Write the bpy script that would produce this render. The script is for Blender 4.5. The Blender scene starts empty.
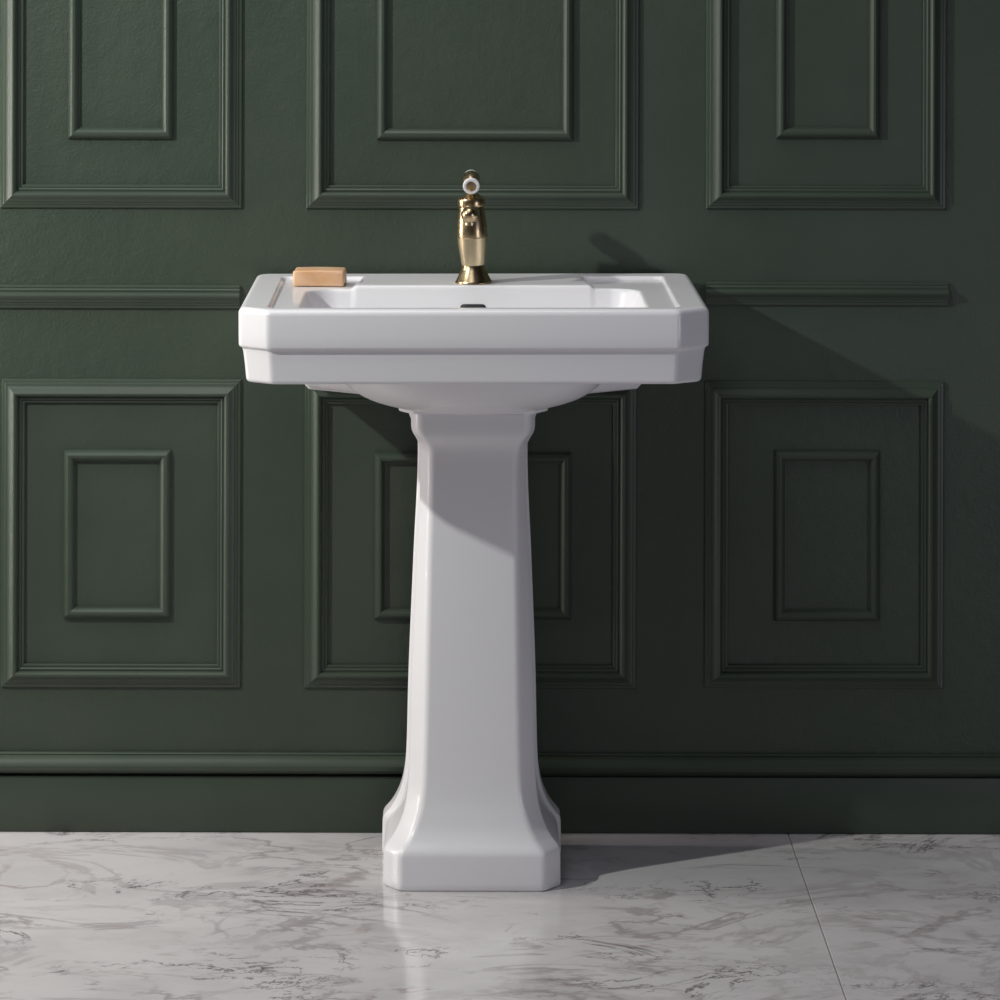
import bpy, bmesh, math
from mathutils import Vector, Matrix
C = bpy.context.scene.collection
SC = bpy.context.scene

# ------------------------------------------------------------------ camera constants
D, H, S0 = 5.3, 1.457, 642.0            # distance from wall, eye height, pixels per metre on the wall
F = D * S0
ROLL = 0.0027
XC = 0.0205                              # centre line of the basin

def wallpt(px, py):
    u, v = px - 460, py + 104
    return (u + ROLL * v) / S0, H - (v - ROLL * u) / S0

# ------------------------------------------------------------------ helpers
def finish(bm, ang=0.6, smooth=True):
    bmesh.ops.recalc_face_normals(bm, faces=bm.faces[:])
    for f in bm.faces: f.smooth = smooth
    for e in bm.edges:
        if len(e.link_faces) == 2 and e.calc_face_angle(0) > ang: e.smooth = False

def obj(name, bm, mat, parent=None, ang=0.6, smooth=True):
    finish(bm, ang, smooth)
    me = bpy.data.meshes.new(name); bm.to_mesh(me); bm.free()
    o = bpy.data.objects.new(name, me); C.objects.link(o)
    if mat: me.materials.append(mat)
    if parent: o.parent = parent
    return o

def thing(name, label, cat, loc=(0, 0, 0)):
    o = bpy.data.objects.new(name, None); C.objects.link(o)
    o.empty_display_size = .05
    o.location = loc; o['label'] = label; o['category'] = cat
    return o

def struct(name, bm, mat, label=None, cat=None, **k):
    o = obj(name, bm, mat, **k); o['kind'] = 'structure'
    if label: o['label'] = label
    if cat: o['category'] = cat
    return o

def loft(bm, rings, cap0=True, cap1=True):
    vs = [[bm.verts.new(p) for p in r] for r in rings]
    n = len(vs[0])
    for a, b in zip(vs, vs[1:]):
        for i in range(n):
            j = (i + 1) % n
            bm.faces.new((a[i], a[j], b[j], b[i]))
    if cap0: bm.faces.new(vs[0])
    if cap1: bm.faces.new(vs[-1])
    return vs

def lathe(bm, prof, seg=48, mat=Matrix.Identity(4)):
    rings = []
    for r, z in prof:
        rings.append([mat @ Vector((r * math.cos(2 * math.pi * i / seg), r * math.sin(2 * math.pi * i / seg), z)) for i in range(seg)])
    loft(bm, rings)

def box(bm, x0, x1, y0, y1, z0, z1, bevel=0, seg=3):
    r = bmesh.ops.create_cube(bm, size=1)
    for v in r['verts']:
        v.co = Vector(((x0 + x1) / 2 + v.co.x * (x1 - x0), (y0 + y1) / 2 + v.co.y * (y1 - y0), (z0 + z1) / 2 + v.co.z * (z1 - z0)))
    if bevel:
        es = {e for v in r['verts'] for e in v.link_edges}
        bmesh.ops.bevel(bm, geom=list(es), offset=bevel, segments=seg, affect='EDGES', profile=.5)

def ss(a, b, x):
    t = min(1, max(0, (x - a) / (b - a))); return t * t * (3 - 2 * t)

def fillet_poly(pts, rad, seg):
    """closed polygon with each corner replaced by an arc of seg+1 points; rad scalar or list"""
    out = []; n = len(pts)
    for i in range(n):
        p, a, b = Vector(pts[i]), Vector(pts[i - 1]), Vector(pts[(i + 1) % n])
        r = rad[i] if isinstance(rad, (list, tuple)) else rad
        da, db = (a - p), (b - p); la, lb = da.length, db.length; da.normalize(); db.normalize()
        ang = da.angle(db); t = min(r / math.tan(ang / 2), la * .48, lb * .48); r2 = t * math.tan(ang / 2)
        c = p + (da + db).normalized() * (r2 / math.sin(ang / 2))
        s, e = p + da * t, p + db * t
        a0 = math.atan2(s.y - c.y, s.x - c.x); a1 = math.atan2(e.y - c.y, e.x - c.x)
        d = (a1 - a0 + math.pi) % (2 * math.pi) - math.pi
        for k in range(seg + 1):
            q = a0 + d * k / seg
            out.append(Vector((c.x + r2 * math.cos(q), c.y + r2 * math.sin(q))))
    return out

def interp(tab, z):
    """monotone-ish cubic through a table of (z, values...)"""
    n = len(tab)
    if z <= tab[0][0]: return tab[0][1:]
    if z >= tab[-1][0]: return tab[-1][1:]
    for i in range(n - 1):
        if tab[i][0] <= z <= tab[i + 1][0]: break
    z0, z1 = tab[i][0], tab[i + 1][0]; h = z1 - z0; t = (z - z0) / h
    res = []
    for k in range(1, len(tab[0])):
        def sl(j): return (tab[j + 1][k] - tab[j][k]) / (tab[j + 1][0] - tab[j][0])
        def tan(j):
            if j == 0: return sl(0)
            if j == n - 1: return sl(n - 2)
            a, b = sl(j - 1), sl(j)
            return 0 if a * b <= 0 else 2 * a * b / (a + b)
        m0, m1 = tan(i), tan(i + 1)
        res.append((2*t**3 - 3*t**2 + 1) * tab[i][k] + (t**3 - 2*t**2 + t) * h * m0 + (-2*t**3 + 3*t**2) * tab[i+1][k] + (t**3 - t**2) * h * m1)
    return res

# ------------------------------------------------------------------ materials
def mat(name):
    m = bpy.data.materials.new(name); m.use_nodes = True
    nt = m.node_tree; return m, nt, nt.nodes['Principled BSDF']
def N(nt, t, **k):
    n = nt.nodes.new(t)
    for a, v in k.items():
        if a in n.inputs: n.inputs[a].default_value = v
        else: setattr(n, a, v)
    return n
def ramp(nt, stops):
    r = nt.nodes.new('ShaderNodeValToRGB'); e = r.color_ramp.elements
    while len(e) < len(stops): e.new(.5)
    for el, (p, c) in zip(e, stops): el.position = p; el.color = c if len(c) == 4 else (*c, 1)
    return r

def paint(name, strength=.35, scale=260, rough=.5):
    m, nt, b = mat(name); L = nt.links
    tc = N(nt, 'ShaderNodeTexCoord')
    n1 = N(nt, 'ShaderNodeTexNoise', Scale=9.0, Detail=3.0)
    L.new(tc.outputs['Object'], n1.inputs['Vector'])
    r = ramp(nt, [(.3, PAINT_A), (.7, PAINT_B)])
    L.new(n1.outputs['Fac'], r.inputs['Fac']); L.new(r.outputs['Color'], b.inputs['Base Color'])
    n2 = N(nt, 'ShaderNodeTexNoise', Scale=float(scale), Detail=4.0, Roughness=.55)
    L.new(tc.outputs['Object'], n2.inputs['Vector'])
    n3 = N(nt, 'ShaderNodeTexNoise', Scale=42.0, Detail=2.0)
    L.new(tc.outputs['Object'], n3.inputs['Vector'])
    ad = N(nt, 'ShaderNodeMath', operation='MULTIPLY_ADD'); ad.inputs[1].default_value = 1.6
    L.new(n3.outputs['Fac'], ad.inputs[0]); L.new(n2.outputs['Fac'], ad.inputs[2])
    bp = N(nt, 'ShaderNodeBump', Strength=strength, Distance=.0016)
    L.new(ad.outputs[0], bp.inputs['Height']); L.new(bp.outputs['Normal'], b.inputs['Normal'])
    b.inputs['Roughness'].default_value = rough
    b.inputs['Specular IOR Level'].default_value = .4
    return m
PAINT_A, PAINT_B = (.0435, .0605, .0430), (.0500, .0670, .0485)
M_WALL = paint('green_wall_paint', .5, 230, .45)
M_TRIM = paint('green_trim_paint', .08, 120, .42)

M_CER, nt, b = mat('white_glazed_ceramic')
b.inputs['Base Color'].default_value = (.80, .785, .805, 1)
b.inputs['Roughness'].default_value = .34
b.inputs['Specular IOR Level'].default_value = .35
b.inputs['Coat Weight'].default_value = .32; b.inputs['Coat Roughness'].default_value = .05
M_CER2 = M_CER.copy(); M_CER2.name = 'porcelain'

M_DARK, nt, b = mat('painted_hole_shade'); b.inputs['Base Color'].default_value = (.02, .02, .02, 1); b.inputs['Roughness'].default_value = .5  # shade inside the overflow hole, put into a near-black colour

def brass(name, col, rough):
    m, nt, b = mat(name)
    b.inputs['Base Color'].default_value = col; b.inputs['Metallic'].default_value = 1; b.inputs['Roughness'].default_value = rough
    tc = N(nt, 'ShaderNodeTexCoord'); n = N(nt, 'ShaderNodeTexNoise', Scale=60.0, Detail=3.0)
    nt.links.new(tc.outputs['Object'], n.inputs['Vector'])
    r = N(nt, 'ShaderNodeMapRange'); r.inputs['To Min'].default_value = rough - .04; r.inputs['To Max'].default_value = rough + .05
    nt.links.new(n.outputs['Fac'], r.inputs['Value']); nt.links.new(r.outputs[0], b.inputs['Roughness'])
    return m
M_BRASS = brass('aged_brass', (.53, .405, .24, 1), .27)
M_BRASS2 = brass('satin_brass', (.66, .55, .36, 1), .34)

M_SOAP, nt, b = mat('amber_soap')
tc = N(nt, 'ShaderNodeTexCoord'); n = N(nt, 'ShaderNodeTexNoise', Scale=22.0, Detail=4.0, Distortion=.8)
mp = N(nt, 'ShaderNodeMapping'); mp.inputs['Scale'].default_value = (.6, 1, 1.6)
nt.links.new(tc.outputs['Object'], mp.inputs['Vector']); nt.links.new(mp.outputs[0], n.inputs['Vector'])
r = ramp(nt, [(.3, (.66, .36, .17)), (.55, (.72, .47, .29)), (.75, (.76, .56, .41))])
nt.links.new(n.outputs['Fac'], r.inputs['Fac']); nt.links.new(r.outputs['Color'], b.inputs['Base Color'])
b.inputs['Roughness'].default_value = .45
b.inputs['Subsurface Weight'].default_value = .35; b.inputs['Subsurface Radius'].default_value = (1, .45, .2); b.inputs['Subsurface Scale'].default_value = .012

def marble():
    m, nt, b = mat('polished_marble'); L = nt.links
    tc = N(nt, 'ShaderNodeTexCoord')
    oi = N(nt, 'ShaderNodeObjectInfo')
    rot = N(nt, 'ShaderNodeMapping'); rot.inputs['Rotation'].default_value = (0, 0, -.30); rot.inputs['Scale'].default_value = (.95, 1.5, 1)
    L.new(tc.outputs['Object'], rot.inputs['Vector'])
    vec = rot.outputs[0]
    def mul(a, c):
        n = N(nt, 'ShaderNodeMath', operation='MULTIPLY'); L.new(a, n.inputs[0])
        if isinstance(c, (int, float)): n.inputs[1].default_value = c
        else: L.new(c, n.inputs[1])
        return n.outputs[0]
    def mix(fac, a, col):
        n = N(nt, 'ShaderNodeMix', data_type='RGBA'); L.new(fac, n.inputs['Factor'])
        if isinstance(a, tuple): n.inputs['A'].default_value = a
        else: L.new(a, n.inputs['A'])
        n.inputs['B'].default_value = col; return n.outputs['Result']
    def shifted(off, s=(1, 1, 1)):
        mp = N(nt, 'ShaderNodeMapping'); mp.inputs['Location'].default_value = off; mp.inputs['Scale'].default_value = s
        L.new(vec, mp.inputs['Vector']); return mp.outputs[0]
    def ridge(scale, off, width, detail=7.0, rough=.56, dist=.9, s=(1, 1, 1)):
        n = N(nt, 'ShaderNodeTexNoise', Scale=scale, Detail=detail, Roughness=rough, Distortion=dist); L.new(shifted(off, s), n.inputs['Vector'])
        a = N(nt, 'ShaderNodeMath', operation='SUBTRACT'); a.inputs[1].default_value = .5; L.new(n.outputs['Fac'], a.inputs[0])
        c = N(nt, 'ShaderNodeMath', operation='ABSOLUTE'); L.new(a.outputs[0], c.inputs[0])
        mr = N(nt, 'ShaderNodeMapRange', interpolation_type='SMOOTHERSTEP'); mr.inputs['From Min'].default_value = 0; mr.inputs['From Max'].default_value = width
        mr.inputs['To Min'].default_value = 1; mr.inputs['To Max'].default_value = 0
        L.new(c.outputs[0], mr.inputs['Value']); return mr.outputs[0]
    def mask(scale, lo, hi, off, detail=4.0):
        n = N(nt, 'ShaderNodeTexNoise', Scale=scale, Detail=detail, Roughness=.6); L.new(shifted(off), n.inputs['Vector'])
        mr = N(nt, 'ShaderNodeMapRange', interpolation_type='SMOOTHSTEP'); mr.inputs['From Min'].default_value = lo; mr.inputs['From Max'].default_value = hi
        L.new(n.outputs['Fac'], mr.inputs['Value']); return mr.outputs[0]
    base = mix(mul(mask(5.0, .38, .70, (3, 1, 0), 7.0), .60), (.64, .615, .622, 1), (.50, .472, .48, 1))
    c1 = mix(mul(mul(ridge(3.6, (5, 2, 0), .050, detail=10.0, rough=.62), mask(2.4, .38, .60, (7, 2, 0))), .42), base, (.34, .305, .31, 1))
    c2 = mix(mul(mul(ridge(2.7, (2, 8, 0), .024, detail=8.0), mask(3.0, .40, .60, (1, 5, 0))), .55), c1, (.25, .215, .215, 1))
    c3 = mix(mul(mul(ridge(2.3, (9, 4, 0), .0105, detail=9.0, rough=.66, dist=.7), mask(3.4, .45, .60, (4, 9, 0))), .85), c2, (.13, .11, .115, 1))
    c35 = mix(mul(mul(ridge(4.5, (1, 3, 0), .020, detail=9.0, rough=.68, dist=.8), mask(3.4, .54, .64, (14, 9, 0), 5.0)), .80), c3, (.12, .10, .105, 1))
    c4 = mix(mul(mul(ridge(4.0, (3, 3, 0), .020, detail=8.0), mask(3.3, .53, .66, (12, 4, 0))), .45), c35, (.30, .21, .19, 1))
    L.new(c4, b.inputs['Base Color'])
    b.inputs['Roughness'].default_value = .11
    b.inputs['Specular IOR Level'].default_value = .5
    return m
M_MARBLE = marble()
M_GROUT, nt, b = mat('grey_grout'); b.inputs['Base Color'].default_value = (.30, .28, .28, 1); b.inputs['Roughness'].default_value = .8

# ------------------------------------------------------------------ wall, floor, trims
bm = bmesh.new(); box(bm, -2.6, 2.6, 0, .12, 0, 2.7); struct('wall_back', bm, M_WALL)
bm = bmesh.new(); box(bm, -2.6, 2.6, -6.6, .12, -.06, -.0015); struct('floor', bm, M_GROUT)
J = .5145; T2 = .4775                        # tile joints
tiles = [(-1.0, J - .001, -.92, -.001), (J + .001, 1.75, -T2 + .002, -.001), (J + .001, 1.75, -T2 - 1.2, -T2 - .002),
         (-1.0, J - .001, -2.12, -.922), (-2.6, -1.002, -.6, -.001), (-2.6, -1.002, -1.8, -.602), (1.752, 2.6, -.9, -.001), (1.752, 2.6, -2.1, -.902),
         (J + .001, 1.75, -3.4, -T2 - 1.202), (-1.0, J - .001, -3.4, -2.122), (-2.6, -1.002, -3.4, -1.802), (1.752, 2.6, -3.4, -2.102), (-2.6, 2.6, -6.6, -3.402)]
for i, (x0, x1, y0, y1) in enumerate(tiles):
    bm = bmesh.new(); box(bm, x0, x1, y0, y1, -.012, 0, .0006, 1)
    o = struct('floor', bm, M_MARBLE)
    o.name = 'floor_tile' if i == 0 else 'floor_tile.%03d' % i

# moulding cross sections: (offset from the inner / upper edge, height off the wall), metres
BIG = [(0, 0), (0, .0040), (.0010, .0052), (.0032, .0056), (.0046, .0052), (.0050, .0070), (.0066, .0082), (.0086, .0084), (.0098, .0080), (.0104, .0112),
       (.0116, .0140), (.0134, .0157), (.0155, .0162), (.0176, .0155), (.0198, .0136), (.0220, .0114), (.0242, .0097), (.0260, .0088), (.0265, .0074),
       (.0300, .0066), (.0312, .0052), (.0350, .0044), (.0362, .0030), (.0365, 0)]
SMALL = [(0, 0), (0, .0022), (.0018, .0024), (.0026, .0050), (.0045, .0080), (.0075, .0102), (.0108, .0104), (.0140, .0088), (.0165, .0060), (.0182, .0028), (.0186, 0)]

def frame(name, xl, xr, zt, zb, prof, m):
    W = prof[-1][0]
    bm = bmesh.new()
    # corners of outer rectangle, inner side inwards
    cs = [(xl, zb, 1, 1), (xr, zb, -1, 1), (xr, zt, -1, -1), (xl, zt, 1, -1)]
    def P(c, w, h): return (c[0] + c[2] * (W - w), -h, c[1] + c[3] * (W - w))
    for k in range(4):
        a, b_ = cs[k], cs[(k + 1) % 4]
        n = 24
        A, B = [P(a, w, h) for w, h in prof], [P(b_, w, h) for w, h in prof]
        va, vb = [bm.verts.new(p) for p in A], [bm.verts.new(p) for p in B]
        for i in range(len(prof) - 1):
            bm.faces.new((va[i], va[i + 1], vb[i + 1], vb[i]))
    return struct(name, bm, m, ang=.45)

def rail(name, x0, x1, ztop, prof, m):
    bm = bmesh.new()
    A = [bm.verts.new((x0, -h, ztop - w)) for w, h in prof]; B = [bm.verts.new((x1, -h, ztop - w)) for w, h in prof]
    for i in range(len(prof) - 1): bm.faces.new((A[i], A[i + 1], B[i + 1], B[i]))
    bm.faces.new(A); bm.faces.new(B)
    return struct(name, bm, m, ang=.45)

frames = [  # left, right, top, bottom in the photograph (measured on the wall plane), profile
    (1, 243, -330, 208, BIG), (68.5, 174, -262, 139, SMALL),
    (307, 639.5, -330, 208.8, BIG), (377, 574, -262, 140, SMALL),
    (706.5, 946.5, -330, 209, BIG), (776, 880.4, -262, 138.5, SMALL),
    (1.5, 241, 379, 687, BIG), (63.5, 171, 449.5, 618, SMALL),
    (304.5, 636.5, 380.5, 688, BIG), (374, 571.5, 452, 619.5, SMALL),
    (704.5, 943.5, 381.3, 688, BIG), (774, 880, 450, 621, SMALL),
    (-380, -62, -330, 208, BIG), (-312, -130, -262, 139, SMALL), (-380, -62, 379, 687, BIG), (-312, -130, 449.5, 618, SMALL),
    (1012, 1330, -330, 209, BIG), (1080, 1262, -262, 138.5, SMALL), (1012, 1330, 381.3, 688, BIG), (1080, 1262, 450, 621, SMALL)]
n = 0
for l, r_, t, b_, pf in frames:
    n += 1
    cx, cy = (l + r_) / 2, (t + b_) / 2
    xl = wallpt(l, cy)[0]; xr = wallpt(r_, cy)[0]; zt = wallpt(cx, t)[1]; zb = wallpt(cx, b_)[1]
    frame('trim_%d' % n, xl, xr, zt, zb, pf, M_TRIM)
n += 1; rail('trim_%d' % n, wallpt(-62, 290)[0], wallpt(240, 290)[0], wallpt(120, 285)[1], BIG, M_TRIM)
n += 1; rail('trim_%d' % n, wallpt(706, 290)[0], wallpt(947.5, 290)[0], wallpt(830, 282)[1], BIG, M_TRIM)
# skirting: torus capping strip and the flat board under it
zt = wallpt(480, 752.5)[1]; zb = wallpt(480, 773)[1]; hh = zt - zb
CAP = [(0, 0), (0, .006), (.0022, .0072), (.0030, .0056), (.0040, .0090), (.007, .0150), (.012, .0196), (.018, .0215), (.024, .0200), (.0285, .0160), (hh - .001, .0105), (hh, .0)]
n += 1; rail('trim_%d' % n, -2.6, 2.6, zt, CAP, M_TRIM)
zb2 = zb - .0035
bm = bmesh.new(); box(bm, -2.6, 2.6, -.0105, -.0002, 0.0008, zb2, .0012, 2); struct('baseboard_back', bm, M_TRIM)

# ------------------------------------------------------------------ washbasin
ZT = .871
HW, FD, BD = .336, .480, .017                # half width, front distance and back distance from the wall
octo = [(-HW, BD), (HW, BD), (HW, FD - .036), (HW - .044, FD), (-HW + .044, FD), (-HW, FD - .036)]
corner_r = [.014, .014, .013, .014, .014, .013]
def outline(inset, seglen=.0045):
    """rounded basin outline, points kept in correspondence for every inset"""
    i = inset
    k = .30
    pts = [(-HW + i, BD + i * .2), (HW - i, BD + i * .2), (HW - i, FD - .036 - k * i), (HW - .044 - .45 * i, FD - i), (-HW + .044 + .45 * i, FD - i), (-HW + i, FD - .036 - k * i)]
    fp = fillet_poly(pts, corner_r, 6)
    out = []
    nfp = len(fp)
    for a in range(nfp):
        p, q = fp[a], fp[(a + 1) % nfp]
        if a % 7 == 6:
            m = [150, 95, 16, 140, 16, 95][a // 7]
            for j in range(m): out.append(p.lerp(q, j / m))
        else:
            out.append(p)
    return out
def rrect(x, d, x0, x1, d0, d1, r):
    """inside distance to a rounded rectangle (positive inside)"""
    qx = abs(x - (x0 + x1) / 2) - (x1 - x0) / 2 + r; qd = abs(d - (d0 + d1) / 2) - (d1 - d0) / 2 + r
    return -(math.hypot(max(qx, 0), max(qd, 0)) + min(max(qx, qd), 0) - r)
def top_h(x, d):
    z = ZT
    # sunk deck round the bowl, cut away by the raised tap platform
    deck = rrect(x, d, -.294, .294, .055, .456, .014)
    plat_half = .172 + .10 * max(0, d - .10)
    plat = min((plat_half - abs(x)), .205 - d)
    dk = ss(0, .0045, deck) * (1 - ss(-.005, .005, plat))
    q = rrect(x, d, -.249, .249, .176, .452, .045)
    dk = dk + (1 - dk) * ss(0, .022, q)
    z -= .0052 * dk
    if q > -.004:
        t = max(0, q + .004)
        lip = .0016 * min(1, t / .004) ** 2
        tt = min(1, max(0, q) / .150)
        z -= lip + .118 * (1 - (1 - tt) ** 3.4)
    return z
R = .0095
base_out = outline(0)
cen = Vector((0, .27))
rings = []
Ts = [0] + [1 - (1 - .0) * 0 for _ in range(0)]
NR = 170
for k in range(NR + 1):
    rings.append(k / NR)
bm = bmesh.new()
# rounded shoulder from the vertical side to the top
def ring3(inset, z, sag=0):
    return [(p.x, -p.y, z) for p in outline(inset)]
side = []
Z1, Z2 = .8128, .7632                        # step between the two aprons, bottom edge
side.append(ring3(.040, Z2 + .010)); side.append(ring3(.024, Z2))
for a in range(0, 7):                        # bottom edge
    q = a / 6 * math.pi / 2
    side.append(ring3(.0105 + .006 * (1 - math.sin(q)), Z2 + .006 * (1 - math.cos(q))))
side.append(ring3(.0085, Z1 - .022)); side.append(ring3(.0065, Z1 - .006)); side.append(ring3(.0056, Z1 - .0025)); side.append(ring3(.0048, Z1 - .0005))
side.append(ring3(.0030, Z1 + .0008)); side.append(ring3(.0010, Z1 + .0020)); side.append(ring3(.0002, Z1 + .0050)); side.append(ring3(.0, Z1 + .02))
for a in range(0, 9):
    q = a / 8 * math.pi / 2
    side.append(ring3(R * (1 - math.cos(q)), ZT - R + R * math.sin(q)))
edge = outline(R)
for k in range(1, NR):
    t = (k / NR) 
    ring = []
    for p in edge:
        v = p.lerp(Vector((max(-.16, min(.16, p.x)) , .30)), t)
        ring.append((v.x, -v.y, top_h(v.x, v.y)))
    side.append(ring)
loft(bm, side, cap0=True, cap1=False)
# bottom of the bowl: bridge the collapsed centre line
# back wing under the rim, bowl underside and foot collar
def prism_xz(bm, pts, d0, d1, r=.004):
    fp = fillet_poly(pts, r, 4)
    loft(bm, [[(p.x * .985, -(d0), p.y) for p in fp], [(p.x, -(d0 + .004), p.y) for p in fp], [(p.x, -(d1 - .004), p.y) for p in fp], [(p.x * .99, -d1, p.y + .002) for p in fp]])
prism_xz(bm, [(-.259, .78), (-.259, .716), (-.250, .706), (-.155, .6965), (.155, .6965), (.250, .706), (.259, .716), (.259, .78)], .019, .120)
tab = [(.6965, .040, .035), (.7000, .078, .062), (.7065, .116, .090), (.7125, .140, .106), (.7210, .162, .123), (.7370, .186, .141), (.755, .201, .153), (.790, .212, .163)]
rings = []
for k in range(0, 40):
    z = .6965 + (.79 - .6965) * (k / 39) ** 1.6
    a, c = interp(tab, z)
    ring = []
    for j in range(96):
        q = 2 * math.pi * j / 96
        e = 2 / 2.3
        ring.append((a * math.copysign(abs(math.cos(q)) ** e, math.cos(q)), -(.272 + c * math.copysign(abs(math.sin(q)) ** e, math.sin(q))), z))
    rings.append(ring)
loft(bm, rings)
fp = fillet_poly([(-.110, .10), (.110, .10), (.111, .270), (.090, .3035), (-.090, .3035), (-.111, .270)], .01, 5)
loft(bm, [[(p.x * s, -(.2 + (p.y - .2) * s), z) for p in fp] for s, z in ((.93, .6956), (.985, .6959), (.996, .698), (1, .709), (1.0, .74))])
bas = thing('washbasin', 'white glazed ceramic washbasin with clipped front corners resting on the pedestal', 'washbasin', (XC, 0, 0))
body = obj('basin_body', bm, M_CER, bas, ang=.9)
bas.rotation_euler = (0, -.0036, 0); bas.location.x = XC + .0038

# overflow slot in the bowl's rear wall: dark plate painted as the hole's shade
zc = .8375
d = .17
while top_h(0, d) > zc: d += .0002
sl = (top_h(0, d - .003) - top_h(0, d + .003)) / .006
tilt = math.atan(1 / sl)
bm = bmesh.new()
fp = fillet_poly([(-.0195, -.0065), (.0195, -.0065), (.0195, .0065), (-.0195, .0065)], .006, 6)
loft(bm, [[(p.x * s, -h, p.y * s) for p in fp] for s, h in ((1.0, -.004), (1.0, .0006), (.93, .0012), (.5, .0014), (.1, .0014))])
ov = obj('overflow_slot', bm, M_DARK, bas)
ov.location = (0, -d, zc); ov.rotation_euler = (-tilt, 0, 0)
ov['label'] = 'dark overflow slot'

# ------------------------------------------------------------------ pedestal
# z, half side, half front face, front distance from wall
PT = [(0.0, .1290, .1045, .3205), (.0025, .1305, .106, .322), (.050, .1300, .1055, .322), (.0555, .1290, .1045, .3205), (.060, .1262, .1020, .318), (.070, .1175, .0945, .3115),
      (.085, .1085, .0860, .304), (.103, .1015, .0795, .2985), (.122, .0975, .0745, .294), (.145, .0950, .0715, .291), (.178, .0935, .0700, .289), (.2685, .0915, .0682, .2875), (.45, .0845, .0660, .286), (.615, .0780, .0640, .285),
      (.635, .0783, .0645, .286), (.645, .0805, .0675, .288), (.655, .0850, .0730, .293), (.663, .0893, .0795, .297), (.669, .0912, .0822, .298), (.676, .0918, .0830, .2985), (.6950, .0918, .0830, .2985)]
def ped_ring(z):
    s, f, d = interp(PT, z)
    ch = .031
    g = .0012; rw = .0055
    sp = .128
    pts = [(f, d), (s, d - ch), (s, sp + .008), (s - g, sp + .003), (s - g, sp), (s + rw, sp - .004), (s + rw, .076), (s - .012, .074)]
    rr = [.014, .010, .004, .0015, .0012, .004, .004, .001]
    pts = [(x, y) for x, y in pts] + [(-x, y) for x, y in reversed(pts)]
    fp = fillet_poly(pts, rr + rr[::-1], 5)
    return [(p.x, -p.y, z) for p in fp]
zs = [0, .0012, .0025, .012, .03, .045]
z = .050
while z < .18: zs.append(z); z += .0022
while z < .60: zs.append(z); z += .014
while z < .69: zs.append(z); z += .0025
zs.append(.6948)
bm = bmesh.new(); loft(bm, [ped_ring(z) for z in zs])
ped = obj('pedestal', bm, M_CER, ang=.9); ped.location = (XC + .001, 0, .0004)
ped['label'] = 'tall white ceramic pedestal with flared foot standing on the marble floor'; ped['category'] = 'pedestal'

# ------------------------------------------------------------------ tap
TD = .146
tap = thing('basin_tap', 'brass mixer tap with white porcelain lever on the back of the basin', 'tap', (XC + .0016, -TD, ZT))
tap.rotation_euler = (0, -.030, 0)
bm = bmesh.new()
lathe(bm, [(.0255, 0), (.0278, .0006), (.0280, .0022), (.0262, .0050), (.0225, .0125), (.0190, .0195), (.0172, .0240), (.0166, .0275), (.0160, .0280)], 64)
obj('base', bm, M_BRASS, tap, ang=.7)
bm = bmesh.new()
lathe(bm, [(.0150, .0272), (.0170, .0276), (.0178, .0310), (.0198, .0440), (.0215, .0560), (.0226, .0670), (.0229, .0690), (.0222, .0700)], 64)
obj('lower_body', bm, M_BRASS2, tap, ang=.5)
bm = bmesh.new()
lathe(bm, [(.0215, .0690), (.0228, .0700), (.0232, .0740), (.0230, .0830), (.0222, .0930), (.0208, .1030), (.0198, .1110), (.0192, .1155), (.0180, .1165)], 64)
obj('upper_body', bm, M_BRASS, tap, ang=.6)
# spout
bm = bmesh.new()
rings = []
for k in range(20):
    t = k / 19
    y = -.004 - .086 * t; z = .1060 + .008 * t - .0045 * t * t; r = .0130 + .0005 * t
    if k >= 15: r *= math.sqrt(max(.05, 1 - ((k - 14) / 5.2) ** 2)); y = -.004 - .086 * (14 / 19) - .0165 * (k - 14) / 5
    x0 = -.0035 * t
    rings.append([(x0 + r * math.cos(2 * math.pi * j / 40), y - .12 * r * math.sin(2 * math.pi * j / 40), z + r * 1.0 * math.sin(2 * math.pi * j / 40)) for j in range(40)])
loft(bm, rings)
sp = obj('spout', bm, M_BRASS, tap, ang=.7)
bm = bmesh.new(); lathe(bm, [(.0064, 0), (.0080, .0), (.0080, .004), (.0064, .004)], 32, Matrix.Translation((-.003, -.068, .0945)))
obj('aerator', bm, M_BRASS2, sp)
bm = bmesh.new()
lathe(bm, [(.0185, .1160), (.0205, .1166), (.0210, .1180), (.0210, .1262), (.0204, .1280), (.0186, .1288), (.0170, .1300), (.0135, .1325), (.0095, .1360), (.0068, .1395), (.0058, .1420), (.0066, .1440), (.0058, .1460)], 64)
obj('cap', bm, M_BRASS, tap, ang=.6)
# lever: porcelain and brass barrel pointing forwards
lev = Matrix.Translation((.0006, -.002, .1535)) @ Matrix.Rotation(math.radians(90 + 12), 4, 'X') @ Matrix.Diagonal((1, 1, .72, 1))
bm = bmesh.new()
lathe(bm, [(.0060, -.0290), (.0104, -.0280), (.0128, -.0240), (.0132, -.0180), (.0124, -.0130), (.0120, -.0080), (.0126, -.0040), (.0132, .0), (.0126, .0080), (.0100, .0130), (.0078, .0190), (.0092, .0240), (.0096, .0262), (.0080, .0270)], 48, lev)
lv = obj('lever', bm, M_BRASS, tap, ang=.7)
bm = bmesh.new()
lathe(bm, [(.0078, .0255), (.0112, .0260), (.0126, .0285), (.0128, .0320), (.0120, .0352), (.0102, .0362), (.0080, .0356), (.0070, .0340)], 48, lev)
k1 = obj('lever_knob', bm, M_CER2, lv, ang=.8); k1['label'] = 'white porcelain knob'
bm = bmesh.new()
lathe(bm, [(.0066, .0330), (.0074, .0352), (.0070, .0362), (.0046, .0366), (.0001, .0367)], 36, lev)
k2 = obj('screw_cap', bm, M_BRASS, lv, ang=.8)
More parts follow.
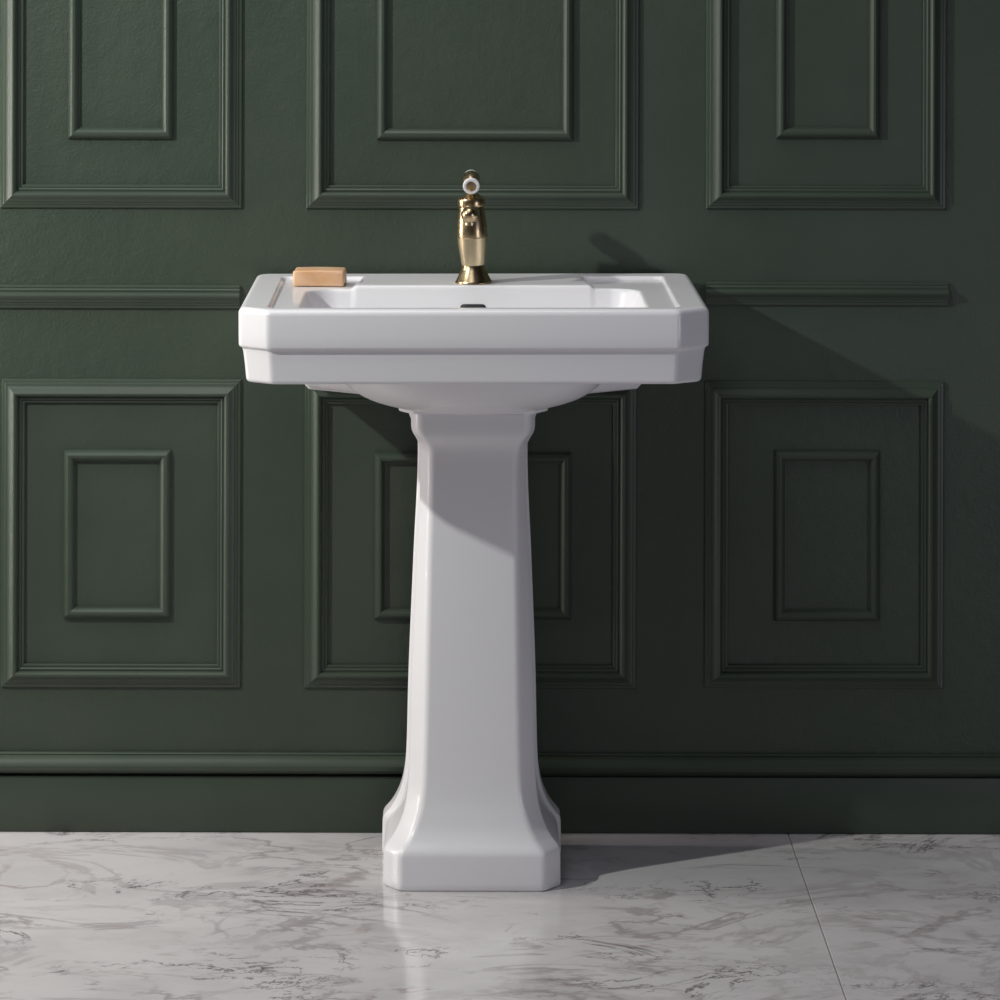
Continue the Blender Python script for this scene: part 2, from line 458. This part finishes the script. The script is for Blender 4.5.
bm = bmesh.new()
lathe(bm, [(.0050, -.0285), (.0102, -.0285), (.0114, -.0310), (.0114, -.0350), (.0100, -.0380), (.0060, -.0395), (.0001, -.0398)], 48, lev)
k3 = obj('rear_knob', bm, M_CER2, lv, ang=.8); k3['label'] = 'white porcelain rear knob'

# ------------------------------------------------------------------ soap
bm = bmesh.new(); box(bm, -.0388, .0388, -.0265, .0265, 0, .0245, .0035, 4)
bmesh.ops.subdivide_edges(bm, edges=[e for e in bm.edges if e.calc_length() > .01], cuts=6, use_grid_fill=True)
for v in bm.verts:
    v.co.z *= 1 - .035 * (v.co.x / .04) ** 2
    v.co.y += .0007 * math.sin(v.co.x * 95 + 1); v.co.x += .0006 * math.sin(v.co.y * 120 + v.co.z * 90)
soap = obj('soap_bar', bm, M_SOAP, ang=.9)
soap.location = (-.2110, -.128, ZT - .0052); soap.rotation_euler = (0, 0, math.radians(-2.5))
soap['label'] = 'amber rectangular bar of soap on the left rear deck of the basin'; soap['category'] = 'soap'

# ------------------------------------------------------------------ lights
def look(o, tgt):
    o.rotation_euler = (Vector(tgt) - o.location).to_track_quat('-Z', 'Y').to_euler()
def area(name, loc, tgt, sx, sy, power, col, spread=180):
    l = bpy.data.lights.new(name, 'AREA'); l.shape = 'RECTANGLE'; l.size = sx; l.size_y = sy; l.energy = power; l.color = col; l.spread = math.radians(spread)
    o = bpy.data.objects.new(name, l); C.objects.link(o); o.location = loc; look(o, tgt); return o
area('key_light', (-1.84, -1.27, 2.02), (.1, 0, .5), .05, .05, 1, (25.6, 26.2, 24.6), 150)
area('side_light', (-1.5, -.18, 1.02), (1, -.18, .90), .30, .9, 1, (6.6, 6.2, 5.9))
area('wall_grazing_light', (-1.5, -.054, .72), (1, -.054, .66), .085, 1.2, 1, (6.8, 6.3, 6.0))
area('fill_light', (2.0, -2.2, .6), (.1, -.3, .5), .6, .6, 1, (6.8, 6.9, 8.0))
area('overhead_light', (-.3, -.7, 2.6), (0, -.4, 0), 1.0, 1.0, 1, (12.0, 11.8, 12.2))
area('front_light', (-.8, -2.2, 2.9), (0, 0, .5), 1.2, 1.2, 1, (6.9, 7.1, 8.1))
w = bpy.data.worlds.new('World'); SC.world = w; w.use_nodes = True
w.node_tree.nodes['Background'].inputs['Color'].default_value = (.006, .006, .007, 1)
w.node_tree.nodes['Background'].inputs['Strength'].default_value = 1

# ------------------------------------------------------------------ camera
cd = bpy.data.cameras.new('camera'); cam = bpy.data.objects.new('camera', cd); C.objects.link(cam)
cam.location = (0, -D, H); cam.rotation_euler = (math.pi / 2, 0, 0)
cam.rotation_euler = (Matrix.Rotation(math.pi / 2, 4, 'X') @ Matrix.Rotation(ROLL, 4, 'Z')).to_euler()
cd.sensor_width = 36; cd.lens = 36 * F / 1000; cd.shift_x = .04; cd.shift_y = -.604
SC.camera = cam
SC.view_settings.view_transform = 'Standard'; SC.view_settings.look = 'None'
SC.view_settings.gamma = 1; SC.view_settings.use_curve_mapping = False
SC.view_settings.exposure = 0
